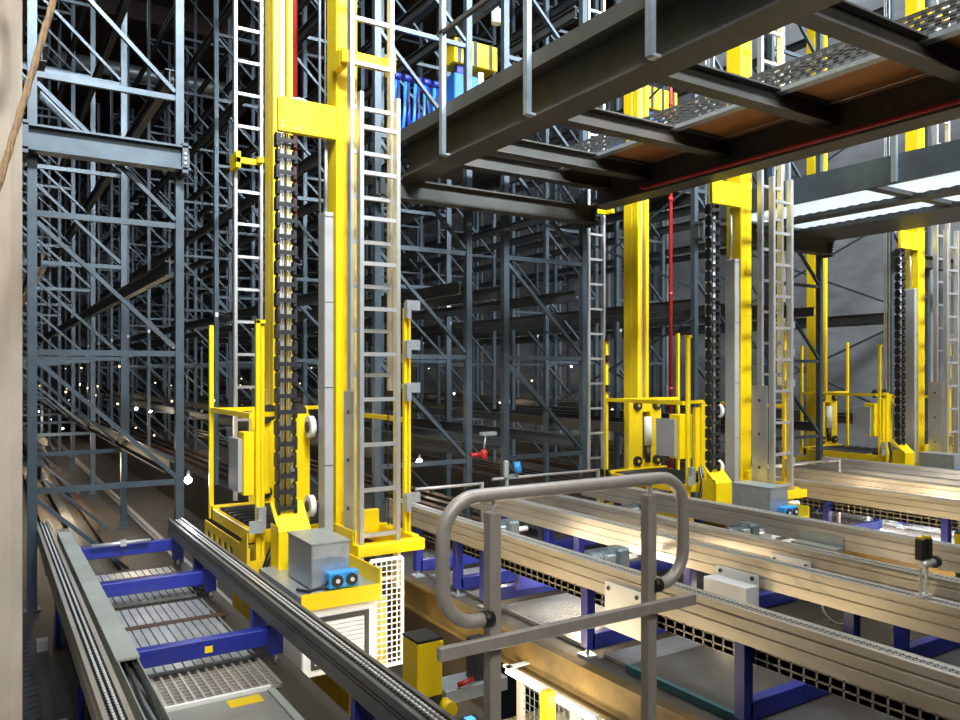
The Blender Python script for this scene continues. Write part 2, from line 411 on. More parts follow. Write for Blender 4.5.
    for x in (1.845, 2.12):
        for z in (-.35, -.93):
            w_ = MB().cyl((x, 6.035, z), (0, 1, 0), .052, .03, 20).obj('guide_roller', 'black', ca)
            MB().cyl((x, 6.015, z), (0, 1, 0), .016, .012, 10).obj('roller_hub', 'yellowd', ca)
    MB().cyl((1.985, 6.03, -.62), (0, 0, 1), .042, .3, 16).obj('hoist_cylinder', 'white', t)
    MB().cyl((1.985, 6.03, -.86), (0, 0, 1), .03, .18, 12).obj('cylinder_rod', 'dark', t)
    cp = MB().box(1.715, 1.85, 5.06, 5.10, -1.2, -.28).obj('mast_side_plate', 'yellow', t, bevel=.004)
    for z in (-.36, -.88):
        MB().cyl((1.815, 4.96, z), (1, 0, 0), .072, .036, 24).obj('guide_roller', 'rubber', cp)
        MB().cyl((1.795, 4.96, z), (1, 0, 0), .036, .012, 16).obj('roller_hub', 'dark', cp)
    cw = MB().box(1.66, 1.73, 5.08, 5.12, -.92, -.33)
    cw.obj('chain_guide', 'yellow', t, bevel=.003)
    for x in (1.60, 1.80):
        MB().cyl((x, 5.15, -.27), (0, 1, 0), .055, .02, 20).obj('toothed_wheel', 'dark', t)
    # carriage frame (posts, crossbars)
    lp_ = MB().box(1.432, 1.462, 6.06, 6.09, -1.1, .35).obj('corner_post', 'yellow', t)
    rp_ = MB(); rp_.box(1.470, 1.500, 5.0, 5.03, -1.24, .335); rp_.box(1.508, 1.532, 5.02, 5.05, -1.24, .335); rp_.box(1.470, 1.532, 5.0, 5.04, .31, .335)
    rp_ = rp_.obj('corner_post', 'yellow', t, bevel=.003)
    gp = MB().box(2.335, 2.355, 4.62, 4.65, -1.15, .42); gp.box(2.365, 2.38, 4.62, 4.65, -1.15, .42)
    gp = gp.obj('corner_post', 'yellow', t)
    gf = MB().box(2.46, 2.49, 6.06, 6.09, -1.1, .42).obj('corner_post', 'yellow', t)
    
    for z in (.44, .18, -.10, -.82):
        sb = MB().box(2.33, 2.36, 4.57, 4.62, z - .09, z + .02); sb.box(2.33, 2.43, 4.58, 4.60, z - .035, z + .03)
        sb.obj('sensor_bracket', 'galv', gp)
    cbm = MB(); cbm.box(1.435, 1.47, 5.03, 6.06, -.30, -.265); cbm.obj('crossbar', 'yellow', t)
    MB().box(1.462, 2.46, 6.06, 6.085, -.30, -.27).obj('crossbar', 'yellow', t)
    MB().box(2.335, 2.365, 4.65, 6.06, -.33, -.30).obj('crossbar', 'yellow', t)
    MB().box(1.532, 1.74, 5.05, 5.07, -.29, -.26).obj('crossbar', 'yellow', t)
    # load frame floor with rollers
    lf = MB(); lf.box(1.44, 1.48, 5.05, 6.05, -1.10, -1.02); lf.box(2.20, 2.24, 5.15, 6.05, -1.10, -1.02); lf.box(2.24, 2.36, 5.15, 5.19, -1.1, -1.05); lf.box(1.44, 2.24, 6.0, 6.06, -1.10, -1.0); lf.box(1.53, 2.24, 5.12, 5.16, -1.12, -1.04)
    lf = lf.obj('load_frame', 'yellow', t, bevel=.003)
    ro = MB().cyl((1.84, 5.24, -1.05), (1, 0, 0), .045, .70, 14).obj('roller', 'black', lf)
    for i in range(1, 7): dupchild(ro, 0, 0, .12 * i)
    # side skirt with slots
    sk = MB(); y0, y1 = 4.98, 6.14
    sk.box(1.415, 1.425, y0, y1, -1.18, -1.12); sk.box(1.415, 1.425, y0, y1, -1.44, -1.36)
    for i in range(8): sk.box(1.415, 1.425, y0 + i * .158, y0 + i * .158 + .055, -1.36, -1.18)
    sk.prism([(y0, -1.44), (y0 + .3, -1.44), (y0 + .3, -1.18), (y0, -1.02)], 'x', 1.406, 1.414)
    sk.box(1.425, 1.53, y0 - .01, y0 + .01, -1.44, -1.2)
    sk.obj('side_skirt', 'yellowd', t)
    # control box on the corner post
    cx = MB().box(1.40, 1.468, 5.03, 5.16, -.79, -.385); cx.box(1.535, 1.575, 5.04, 5.14, -.79, -.385); cx.box(1.468, 1.535, 5.06, 5.16, -.79, -.385)
    cx = cx.obj('control_box', 'yellow', t, bevel=.004)
    box(1.375, 1.40, 5.07, 5.3, -.77, -.43).obj('side_panel', 'ltgrey', cx)
    pf = MB()
    for i in range(9):
        for k in range(2): pf.box(1.583 + k * .022, 1.593 + k * .022, 5.0, 5.006, -1.2 + i * .1, -1.16 + i * .1)
    sn = MB().box(1.41, 1.50, 4.94, 4.95, -1.02, -.94); sn.box(1.47, 1.52, 4.95, 4.99, -1.0, -.86)
    sn.obj('sensor_bracket', 'galv', t)
    for k in range(4):
        MB().tube([(1.56 + k * .012, 4.95, -.86), (1.57 + k * .012, 4.93, -1.0), (1.54 + k * .012, 4.93, -1.12), (1.50 + k * .01, 4.95, -1.24)], .008, 6).obj('hose', 'galv' if k % 2 else 'black', t)
    # front deflector
    df = MB(); df.prism([(4.72, -1.25), (4.74, -1.25), (4.74, -.985), (4.90, -.83), (4.885, -.82), (4.72, -.98)], 'x', 1.525, 1.735)
    df.box(1.525, 1.535, 4.73, 4.88, -1.25, -.95)
    df.obj('deflector', 'yellow', t, bevel=.003)
    # front console: cabinet, box, sockets
    cab = MB().box(1.45, 1.89, 4.09, 4.50, -1.66, -1.27).obj('cabinet', 'white', t, bevel=.006)
    fr = MB(); xx0, xx1, zz0, zz1 = 1.50, 1.84, -1.62, -1.34
    fr.box(xx0, xx1, 4.082, 4.09, zz1 - .025, zz1); fr.box(xx0, xx0 + .02, 4.082, 4.09, zz0, zz1); fr.box(xx1 - .025, xx1, 4.082, 4.09, zz0, zz1); fr.box(xx0, xx1, 4.082, 4.09, zz0, zz0 + .02)
    fr.obj('door_frame', 'dark', cab)
    ld = MB()
    for i in range(9): ld.box(xx0 + .03, xx1 - .03, 4.084, 4.089, zz0 + .03 + i * .025, zz0 + .05 + i * .025)
    ld.obj('louvre_door', 'white', cab)
    tp = MB().box(1.44, 1.90, 4.08, 4.84, -1.27, -1.215); tp.obj('console_top', 'galv', t)
    rim = MB(); rim.box(1.44, 1.90, 4.07, 4.08, -1.29, -1.20); rim.box(1.90, 1.91, 4.07, 4.84, -1.27, -1.12); rim.obj('yellow_rim', 'yellow', t)
    sbx = MB().box(1.53, 1.755, 4.16, 4.56, -1.21, -.955).obj('metal_box', 'galv', t, bevel=.006)
    box(1.525, 1.76, 4.155, 4.565, -.958, -.95).obj('lid', 'galv', sbx)
    so = MB().box(1.60, 1.775, 4.075, 4.145, -1.195, -1.105).obj('socket_box', 'bluel', t, bevel=.006)
    for x in (1.645, 1.73):
        MB().cyl((x, 4.07, -1.15), (0, 1, 0), .033, .014, 20).obj('socket', 'black', so)
        MB().cyl((x, 4.061, -1.15), (0, 1, 0), .012, .006, 12).obj('socket_pin', 'chain', so)
    MB().tube([(1.61, 4.10, -1.15), (1.56, 4.1, -1.18), (1.50, 4.12, -1.2), (1.46, 4.2, -1.2)], .009, 6).obj('cable', 'black', t)
    # yellow foot frame below ladder and mesh guard
    ff = MB(); ff.box(1.92, 2.38, 4.42, 4.50, -1.13, -1.06); ff.box(2.33, 2.38, 4.5, 5.0, -1.13, -1.05); ff.box(1.92, 1.95, 4.5, 4.84, -1.13, -.98); ff.box(2.2, 2.24, 4.5, 5.2, -1.13, -1.0); ff.box(1.95, 2.2, 4.72, 4.76, -1.08, -.9)
    ff.obj('foot_frame', 'yellow', t, bevel=.003)
    mg = MB(); a0, a1, z0, z1, y = 1.985, 2.195, -1.80, -1.15, 4.38
    for x in (a0, a1): mg.box(x - .01, x + .01, y - .01, y + .01, z0, z1)
    for z in (z0, z1): mg.box(a0, a1, y - .01, y + .01, z - .01, z + .01)
    for i in range(1, 6): mg.box(a0 + i * .035 - .003, a0 + i * .035 + .003, y - .004, y + .002, z0, z1)
    for i in range(1, 18): mg.box(a0, a1, y - .008, y - .002, z0 + i * .036 - .003, z0 + i * .036 + .003)
    mg.obj('mesh_guard', 'white', t)
    return t
crane = build_crane()
crane2 = dup(crane, (P, 0, 0), 'middle yellow stacker crane, under the raised walkway right of the picture centre')
for z in (.31, .10, -.20, -1.06):
    MB().box(1.422 + P, 1.472 + P, 6.03, 6.06, z, z + .07).obj('sensor', 'black', crane2)
dup(crane, (2 * P, .52, 0), 'farthest yellow stacker crane, near the right edge of the picture')
for k, nm in enumerate(('nearest', 'middle', 'farthest')):
    cr = MB().prism([(1.97 + P * k, -2.30), (2.09 + P * k, -2.30), (2.09 + P * k, -2.28), (2.045 + P * k, -2.275), (2.06 + P * k, -2.25), (2.0 + P * k, -2.25), (2.015 + P * k, -2.275), (1.97 + P * k, -2.28)], 'y', 4.32, 38.5)
    tag(cr.obj('floor_rail', 'steel'), 'steel floor rail under the %s crane' % nm, 'rail', 'crane floor rails')

# ------------------------------------------------------------------ conveyors
Y0, Y1 = .45, 6.08
def rail_profile(x0, x1, z1=-1.075, h=.155, lip=.03):
    z0 = z1 - h; g = .007; e = .004
    return [(x0, z0), (x1, z0), (x1, z0 + .055), (x1 - g, z0 + .055 + e), (x1 - g, z0 + .062), (x1, z0 + .062 + e), (x1, z1 - .045), (x1 - g, z1 - .045 + e), (x1 - g, z1 - .036), (x1, z1 - .032),
            (x1, z1), (x1 - lip, z1), (x1 - lip - .001, z1 - .016), (x0 + lip + .001, z1 - .016), (x0 + lip, z1), (x0, z1), (x0, z1 - .032), (x0 + g, z1 - .036), (x0 + g, z1 - .045 + e), (x0, z1 - .045), (x0, z0 + .062 + e), (x0 + g, z0 + .062), (x0 + g, z0 + .055 + e), (x0, z0 + .055)]
chain_me = None
def conveyor(xa, xb, label, beams, mats_rail='rail'):
    t = thing('chain_conveyor', label, 'conveyor', ((xa + xb) / 2, 3.2, FLOOR), 'chain conveyors')
    for i, (x0, x1) in enumerate(((xa, xa + .1), (xb - .1, xb))):
        r = MB().prism(rail_profile(x0, x1), 'y', Y0, Y1).obj('side_rail', mats_rail, t)
        gr = MB()
        xc = (x0 + x1) / 2
        gr.box(xc - .0205, xc + .0185, Y0 + .02, Y1 - .02, -1.0912, -1.082)
        gr.obj('chain_guide', 'black', r)
        ch = MB(); n = int((Y1 - Y0 - .1) / .026)
        for k in range(n):
            y = Y0 + .05 + k * .026
            for dx in (-.011, .011):
                ch.box(xc + dx - .003, xc + dx + .003, y, y + .019, -1.083, -1.073)
            ch.box(xc - .014, xc + .014, y + .0215, y + .0255, -1.082, -1.075, 1)
        ch.obj('chain', ['chain', 'black'], r)
        # perforated channel under the rail
        xs = x1 - .02 if i == 0 else x1 + .02
        dzc = 0 if i == 0 else -.17
        pc = MB()
        for z, hh in ((-1.324, .012), (-1.287, .0155), (-1.2505, .0115)): pc.box(xs, xs + .004, Y0 + .3, Y1 - .1, z - hh, z + hh)
        y = Y0 + .3
        while y < Y1 - .2:
            pc.box(xs, xs + .004, y, y + .052, -1.335, -1.24); y += .062
        pc.box(xs, xs + .03, Y0 + .3, Y1 - .1, -1.242, -1.238)
        if i: pc.v = [(a, b, c + dzc) for a, b, c in pc.v]
        pc.obj('perforated_channel', 'channel', t)
    for y in beams:
        b_ = MB(); b_.box(xa + .06, xb - .06, y - .03, y + .03, -1.335, -1.25) if False else b_.box(xa + .06, xb - .06, y - .03, y + .03, -1.60, -1.51)
        b_.obj('cross_beam', 'blue', t, bevel=.003)
        for x in (xa + .02, xb - .08):
            lg = MB().box(x, x + .06, y - .03, y + .03, FLOOR + .05, -1.23).obj('leg', 'blue', t, bevel=.003)
            ft = MB().cyl((x + .03, y, FLOOR + .03), (0, 0, 1), .011, .06, 8); ft.box(x - .01, x + .07, y - .045, y + .045, FLOOR, FLOOR + .012)
            ft.obj('foot', 'galv', lg)
    return t
def gear_motor(t, x, y, z, s=1):
    m = MB().cyl((x - .10 * s, y, z), (1, 0, 0), .062 * s, .2 * s, 18); m.cyl((x - .205 * s, y, z), (1, 0, 0), .055 * s, .02, 18)
    for i in range(6): m.cyl((x - .16 * s + i * .022 * s, y, z), (1, 0, 0), .067 * s, .006, 18)
    mo = m.obj('gear_motor', 'motor', t)
    g = MB().box(x, x + .10 * s, y - .07 * s, y + .07 * s, z - .10 * s, z + .07 * s).obj('gearbox', 'motor', mo, bevel=.015)
    MB().box(x - .12 * s, x - .05 * s, y - .10 * s, y - .06 * s, z - .02, z + .05 * s).obj('terminal_box', 'galv', mo, bevel=.006)
    MB().cyl((x + .15 * s, y, z - .01), (1, 0, 0), .02 * s, .12 * s, 10).obj('shaft', 'chain', mo)
    return mo
# leftmost conveyor (lower legs, beams hung just below the rails)
t0 = thing('chain_conveyor', 'leftmost chain conveyor, running up to the leftmost rack', 'conveyor', (.77, 3.2, FLOOR), 'chain conveyors')
for i, (x0, x1) in enumerate(((.312, .396), (1.14, 1.24))):
    YE = Y1 if i else 6.5
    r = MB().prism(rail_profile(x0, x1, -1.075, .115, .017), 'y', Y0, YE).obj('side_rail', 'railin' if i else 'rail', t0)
    xc = (x0 + x1) / 2
    MB().box(xc - .024, xc + .024, Y0 + .02, YE - .02, -1.0905, -1.081).obj('chain_guide', 'black', r)
    ch = MB(); n = int((YE - Y0 - .1) / .026)
    for k in range(n):
        y = Y0 + .05 + k * .026
        for dx in (-.010, .010): ch.box(xc + dx - .0042, xc + dx + .0042, y, y + .018, -1.083, -1.071)
        ch.box(xc - .02, xc + .02, y + .0205, y + .0245, -1.082, -1.076, 1)
    ch.obj('chain', ['chain', 'black'], r)
    for k, y in enumerate((1.4, 2.7, 4.0, 5.3)):
        br = MB().box(x0 + (.05 if i == 0 else .01), x1 - .01, y - .025, y + .025, FLOOR if i == 0 else -1.40, -1.19); br.obj('leg', 'blue', t0, bevel=.003)
        fb = MB().box(x0 - .05 if i == 0 else x1 - .01, x0 + .01 if i == 0 else x1 + .05, y - .04, y + .04, FLOOR if i == 0 else -1.412, FLOOR + .06 if i == 0 else -1.36); fb.obj('foot', 'ltgrey', t0)
for y in (2.5, 3.76, 5.05, 6.02):
    zz = .03 if y < 6 else .055
    cbm = MB().box(.39, 1.17, y - .03, y + .03, -1.345 + zz, -1.265 + zz).obj('cross_beam', 'blue', t0, bevel=.003)
    for x in (.35, 1.165): box(x, x + .06, y - .04, y + .04, -1.36, -1.19).obj('beam_bracket', 'blue', cbm)
    MB().cyl((1.195, y - .01, -1.385), (0, 0, 1), .010, .05, 8).obj('levelling_foot', 'galv', cbm)
lb = box(.86, .895, 3.728, 3.73, -1.295, -1.265).obj('warning_label', 'yellow', t0); lb['label'] = 'small yellow label on the blue cross beam'
MB().tube([(.62, 5.95, -1.19), (1.0, 5.95, -1.19)], .012, 8).obj('reflector_rod', 'alu', t0)
box(.80, .84, 5.93, 5.97, -1.21, -1.17).obj('rod_clamp', 'alu', t0)
# cable duct on it
cd = thing('cable_duct', 'grey covered cable duct beside the left rail of the leftmost conveyor', 'duct', (.48, 3.5, -1.21))
m = MB(); m.box(.440, .444, 1.0, 6.3, -1.205, -1.125); m.box(.509, .513, 1.0, 6.3, -1.205, -1.125); m.box(.440, .513, 1.0, 6.3, -1.21, -1.205); m.obj('trough', 'grey', cd)
MB().box(.434, .519, 3.32, 6.31, -1.125, -1.117).obj('cover', 'grey', cd)
MB().box(.434, .519, 1.0, 1.9, -1.125, -1.117).obj('cover', 'grey', cd)
for k in range(7):
    c_ = MB().tube([(.453 + k * .008 + .004 * math.sin(y_ * 5 + k), y_, -1.19 + .02 * (k % 3) + .012 * math.sin(y_ * 7 + 2 * k)) for y_ in [1.85 + i * .1 for i in range(16)]], .0065, 6)
    c_.obj('cable', ('black', 'galv', 'black', 'galv', 'galv', 'black', 'ltgrey')[k], cd)

cbeams = [1.3, 2.4, 3.5, 4.6, 5.6]
cv1 = conveyor(2.90, 3.84, 'chain conveyor right of the nearest crane, with a white plate on its front rail', [1.3, 2.4, 3.5, 4.6, 4.97, 5.6])
cv2 = conveyor(4.20, 5.14, 'chain conveyor left of the middle crane', cbeams)
cv3 = conveyor(6.82, 7.76, 'chain conveyor just right of the middle crane', cbeams)
cv4 = conveyor(8.11, 9.05, 'chain conveyor left of the farthest crane', cbeams)
cv5 = conveyor(10.73, 11.67, 'chain conveyor behind the farthest crane at the right edge', cbeams)
gear_motor(cv1, 3.42, 3.82, -1.20); gear_motor(cv1, 3.35, 4.95, -1.20, 1.0)
gear_motor(cv2, 4.75, 5.0, -1.2); gear_motor(cv2, 4.8, 3.9, -1.2); gear_motor(cv3, 7.3, 4.6, -1.22); gear_motor(cv3, 7.3, 3.4, -1.22)
MB().box(3.06, 3.40, 4.35, 4.40, -1.48, -1.22).obj('drive_plate', 'blue', cv1, bevel=.004)
pl = MB().box(2.885, 2.897, 3.0, 3.28, -1.40, -1.15).obj('cover_plate', 'white', cv1); pl['label'] = 'white plate screwed to the front rail'
for y in (3.03, 3.25): MB().cyl((2.884, y, -1.18), (1, 0, 0), .012, .008, 10).obj('screw', 'dark', pl)
bx = MB().box(3.62, 3.735, 2.93, 3.24, -1.36, -1.215); bx.box(3.725, 3.737, 2.93, 3.24, -1.25, -1.16)
bx = bx.obj('junction_box', 'white', cv1, bevel=.004)
for y in (2.97, 3.2): MB().cyl((3.722, y, -1.185), (1, 0, 0), .012, .01, 10).obj('screw', 'dark', bx)
pb = MB().box(4.185, 4.197, 2.92, 3.2, -1.20, -1.14).obj('cover_plate', 'white', cv2)
for y in (2.95, 3.17): MB().cyl((4.183, y, -1.17), (1, 0, 0), .011, .008, 10).obj('screw', 'dark', pb)
pb = MB().box(5.03, 5.037, 3.25, 3.6, -1.22, -1.15); pb.box(4.94, 5.03, 3.25, 3.6, -1.35, -1.22)
pb.obj('junction_box', 'grey', cv2)
MB().tube([(2.62 + 1.55 * t_ / 8, 3.05 - .0 * t_, -1.27) for t_ in range(2)], .004, 6)
for (cv, y) in ((cv1, 2.75), (cv1, 1.9), (cv2, 2.6), (cv2, 2.0)):
    xa = cv.location.x
    MB().tube([(xa - .05 + .16 * math.cos(a), y + .2 * math.sin(a), -1.30 + .05 * math.sin(2 * a)) for a in [math.pi * 1.4 * k / 14 for k in range(15)]], .007, 6).obj('cable', 'black', cv)
lm = MB().box(3.35, 3.38, 3.466, 3.469, -1.57, -1.54); lm.obj('warning_label', 'yellow', cv1)

rg = MB().tube([(3.97 + .075 * math.cos(a), 2.62 + .05 * math.sin(a), -1.33 + .05 * math.sin(a)) for a in [.3 + 1.5 * PI * k / 16 for k in range(17)]], .006, 6)
tag(rg.obj('cable_loop', 'ltgrey'), 'loose pale loop of cable lying between two conveyors', 'cable')
rg = None
# floor edge beams (yellow-black I-beams at the trench edges), tubes under them
for k, nm in enumerate(('nearest', 'middle', 'farthest')):
    x = 2.80 + P * k
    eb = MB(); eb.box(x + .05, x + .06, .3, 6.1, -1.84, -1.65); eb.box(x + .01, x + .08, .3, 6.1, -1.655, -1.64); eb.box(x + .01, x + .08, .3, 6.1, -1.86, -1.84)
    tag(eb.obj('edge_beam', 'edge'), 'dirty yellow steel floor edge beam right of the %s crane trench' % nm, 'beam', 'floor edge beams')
    ls = thing('tube_lamp', 'glowing strip lamp under the floor edge right of the %s crane trench' % nm, 'lamp', (x - .08, 3.57, -1.83), 'strip lamps at the trench')
    MB().cyl((x - .09, 3.57, -1.83), (0, 1, 0), .016, .8, 12).obj('tube', 'glow', ls)
    MB().box(x - .105, x - .075, 3.14, 4.0, -1.81, -1.795).obj('holder', 'white', ls)
    MB().box(x - .105, x + .05, 3.93, 3.97, -1.805, -1.795).obj('clip', 'white', ls)
st = thing('tube_lamp', 'glowing strip lamp low under the conveyor left of the farthest crane', 'lamp', (8.03, 4.4, FLOOR))
MB().cyl((8.03, 4.4, -1.50), (0, 1, 0), .018, 1.1, 12).obj('tube', 'bulb', st)
for y in (3.9, 4.9): MB().box(8.02, 8.04, y - .01, y + .01, FLOOR, -1.515).obj('foot', 'white', st)
# wire fence on the lower level
wf = thing('wire_fence', 'pale wire fence on the bright lower level under the floor edge', 'fence', (2.95, 3.0, -3.4))
fr = MB()
for y in (1.6, 2.6, 3.6, 4.15): fr.box(2.93, 2.97, y, y + .04, -3.4, -1.86)
for z in (-3.35, -2.5, -1.9): fr.box(2.94, 2.96, 1.6, 4.19, z, z + .03)
fr.obj('frame', 'white', wf)
me_ = MB()
for i in range(52): me_.box(2.949, 2.952, 1.62 + i * .05, 1.624 + i * .05, -3.35, -1.9)
for i in range(29): me_.box(2.952, 2.955, 1.6, 4.19, -3.33 + i * .05, -3.326 + i * .05)
me_.obj('wire_mesh', 'galv', wf)
tag(MB().bar((2.55, 3.3, -3.4), (2.62, 3.45, -1.75), .06, .06).obj('yellow_strut', 'yellow'), 'slanting yellow strut on the lower level behind the railing', 'strut')

# gratings and floor plates under the conveyors
def grating(x0, x1, y0, y1, z, label, cat='grating', sx=.022, sy=.09, m_='grate', grp='floor gratings', bw=.0055):
    g = MB(); n = int((x1 - x0) / sx)
    for i in range(n + 1): g.box(x0 + i * sx - bw, x0 + i * sx + bw, y0, y1, z, z + .022)
    n = int((y1 - y0) / sy)
    for i in range(n + 1): g.box(x0, x1, y0 + i * sy - .004, y0 + i * sy + .004, z + .006, z + .018)
    g.box(x0 - .01, x0, y0, y1, z, z + .024); g.box(x1, x1 + .01, y0, y1, z, z + .024)
    o = g.obj('floor_grating', m_); return tag(o, label, cat, grp)
ZG = FLOOR + .001; ZL = -1.411
grating(.56, 1.12, 5.12, 5.92, ZL, 'silver floor grating under the leftmost conveyor, nearest the rack', sx=.044, sy=.3, bw=.0185)
grating(.56, 1.12, 3.86, 4.98, ZL, 'silver floor grating under the leftmost conveyor, between two blue beams', sx=.044, sy=.3, bw=.0185)
grating(.56, 1.12, 3.44, 3.80, ZL, 'coarse brownish grating strip beside the grey plate under the leftmost conveyor', sx=.04, sy=.04, m_='rail')
for k, nm in ((0, 'first conveyor right of the nearest crane'), ):
    grating(3.02, 3.70, 4.70, 5.52, ZG, 'fine floor grating under the %s, by the rack' % nm, sx=.022, sy=.03)
    grating(3.02, 3.70, 3.58, 4.52, ZG, 'bright fine grating under the %s, beside the drive plate' % nm, sx=.022, sy=.03)
    grating(3.02, 3.70, 3.24, 3.43, ZG, 'narrow grating strip under the %s, behind the steel plate' % nm, sx=.022, sy=.03)
grating(4.32, 5.02, 4.70, 5.52, ZG, 'floor grating under the conveyor left of the middle crane, by the rack', sx=.03, sy=.03)
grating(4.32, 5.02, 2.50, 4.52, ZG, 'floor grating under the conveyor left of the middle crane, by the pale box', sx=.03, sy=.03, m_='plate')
grating(6.92, 7.66, 3.5, 5.5, ZG, 'floor grating under the conveyor just right of the middle crane', sx=.035, sy=.035)
grating(8.21, 8.95, 4.0, 5.5, ZG, 'floor grating under the conveyor left of the farthest crane', sx=.035, sy=.035)
for y, lab in ((4.56, 'rusty flat bar across the grating between two blue beams'), (5.66, 'rusty flat bar across the grating nearest the leftmost rack')):
    tag(box(.56, 1.18, y, y + .05, ZL + .0245, ZL + .03).obj('flat_bar', 'rust'), lab, 'bar', 'rusty flat bars')
# grey plate left
t = thing('floor_plate', 'worn grey floor plate under the near end of the leftmost conveyor', 'plate', (.73, 2.6, -1.412), 'floor plates')
MB().box(.58, 1.04, 1.7, 3.38, ZL, -1.385).obj('plate', 'platel', t)
MB().box(.58, 1.06, 3.385, 3.405, ZL, -1.37).obj('edge_strip', 'white', t)
MB().box(1.042, 1.075, 1.7, 3.38, ZL, -1.378).obj('edge_strip', 'grey', t)
lb = box(.86, 1.0, 3.28, 3.36, -1.385, -1.3835).obj('sticker', 'yellowd', t); lb['label'] = 'faded yellow sticker near the white edge'
t = thing('floor_plate', 'dark floor plate with teal edge under the white-plated conveyor', 'plate', (3.36, 2.7, FLOOR), 'floor plates')
MB().box(3.0, 3.75, 1.5, 3.2, FLOOR + .002, FLOOR + .035).obj('plate', 'plate', t)
MB().box(2.965, 2.995, 1.5, 3.2, FLOOR + .002, FLOOR + .04).obj('edge_strip', 'teal', t)
t = thing('floor_plate', 'dark floor plate with teal edge under the conveyor left of the middle crane', 'plate', (4.67, 1.9, FLOOR), 'floor plates')
MB().box(4.3, 5.0, 1.2, 2.45, FLOOR + .002, FLOOR + .035).obj('plate', 'plate', t)
MB().box(4.262, 4.292, 1.2, 2.45, FLOOR + .002, FLOOR + .04).obj('edge_strip', 'teal', t)
br = thing('near_crossbar', 'scuffed grey crossbar at the near end of the leftmost conveyor', 'beam', (.8, 2.02, -1.26))
MB().box(.575, 1.13, 2.0, 2.05, -1.26, -1.20).obj('bar', 'grey', br, bevel=.003)
box(.80, .88, 1.998, 2.0, -1.245, -1.215).obj('label_strip', 'white', br)
# checker walkway at far left
wk = MB().box(.115, .24, 1.5, 6.0, FLOOR + .001, FLOOR + .012)
for i in range(110): wk.bar((.12 + (i % 2) * .06, 1.52 + i * .04, FLOOR + .013), (.17 + (i % 2) * .06, 1.55 + i * .04, FLOOR + .013), .008, .004)
tag(wk.obj('walkway_plate', 'dark'), 'dark chequered walkway strip between concrete column and leftmost conveyor', 'plate')

# clamp stand with two sensors on the rail
cs = thing('sensor_stand', 'chrome clamp stand with two black and yellow sensors on the conveyor rail', 'sensor', (3.80, 2.05, -1.075))
for i, dx in enumerate((0, .055)):
    MB().cyl((3.79 + dx, 2.05, -.985), (0, 0, 1), .007, .18, 8).obj('rod', 'chain', cs)
    hd = MB().box(3.775 + dx, 3.81 + dx, 2.03, 2.07, -.90, -.80).obj('sensor_head', 'black', cs, bevel=.004)
    box(3.78 + dx, 3.805 + dx, 2.035, 2.065, -.80, -.79).obj('sensor_cap', 'yellow', hd)
MB().cyl((3.83, 2.04, -.92), (1, 0, 0), .018, .11, 10).obj('clamp', 'chain', cs)
MB().cyl((3.90, 2.04, -.92), (1, 0, 0), .03, .02, 14).obj('clamp_knob', 'dark', cs)
MB().box(3.77, 3.87, 2.03, 2.075, -1.082, -1.07).obj('base', 'chain', cs)

# yellow buffers at the aisle ends
for k, dyb, lab in ((0, 0, 'yellow buffer block with black top beside the near railing'), (1, -.14, 'yellow buffer block at the right edge beyond the conveyors')):
    b0 = thing('buffer_block', lab, 'buffer', (1.45 + P * k, 2.72 + dyb, -3.4), 'yellow buffer blocks')
    m = MB().box(1.405 + P * k, 1.515 + P * k, 2.67 + dyb, 2.80 + dyb, -1.26, -1.045); m.box(1.495 + P * k, 1.515 + P * k, 2.66 + dyb, 2.67 + dyb, -1.12, -1.045)
    m.obj('block', 'yellow', b0, bevel=.004)
    MB().box(1.405 + P * k, 1.515 + P * k, 2.67 + dyb, 2.80 + dyb, -1.045, -1.035).obj('pad', 'black', b0)
    MB().box(1.40 + P * k, 1.52 + P * k, 2.68 + dyb, 2.79 + dyb, -1.34, -1.26).obj('bracket', 'dark', b0)
    MB().box(1.42 + P * k, 1.49 + P * k, 2.70 + dyb, 2.78 + dyb, -3.4, -1.34).obj('post', 'dark', b0)
    MB().cyl((1.53 + P * k, 2.66 + dyb, -1.31), (0, 1, 0), .03, .06, 14).obj('stop_bolt', 'yellow', b0)
sd = thing('sensor_box', 'small dark sensor with lit blue display below the buffer block', 'sensor', (1.41, 2.3, -3.4))
MB().box(1.37, 1.45, 2.26, 2.33, -1.24, -1.19).obj('housing', 'dark', sd, bevel=.006)
MB().box(1.395, 1.425, 2.28, 2.31, -1.19, -1.187).obj('display', 'screen', sd)
MB().box(1.39, 1.43, 2.28, 2.32, -3.4, -1.24).obj('post', 'dark', sd)
tg = thing('tool_bracket', 'grey bracket with hanging cables behind the railing post', 'bracket', (1.85, 2.95, -3.4))
MB().box(1.66, 1.98, 2.9, 3.05, -1.42, -1.36).obj('plate', 'galv', tg, bevel=.003)
MB().box(1.82, 1.90, 2.92, 3.0, -1.36, -1.18).obj('valve', 'dark', tg, bevel=.006)
MB().tube([(1.93, 2.94, -1.18), (1.95, 2.93, -1.3), (1.94, 2.94, -1.5), (1.96, 2.95, -1.7)], .012, 8).obj('hose', 'bluel', tg)
MB().tube([(1.80, 2.91, -1.34), (1.76, 2.88, -1.33), (1.72, 2.9, -1.345)], .012, 8).obj('hose', 'red', tg)
for x in (1.68, 1.94): MB().box(x, x + .04, 2.96, 3.0, -3.4, -1.42).obj('post', 'grey', tg)

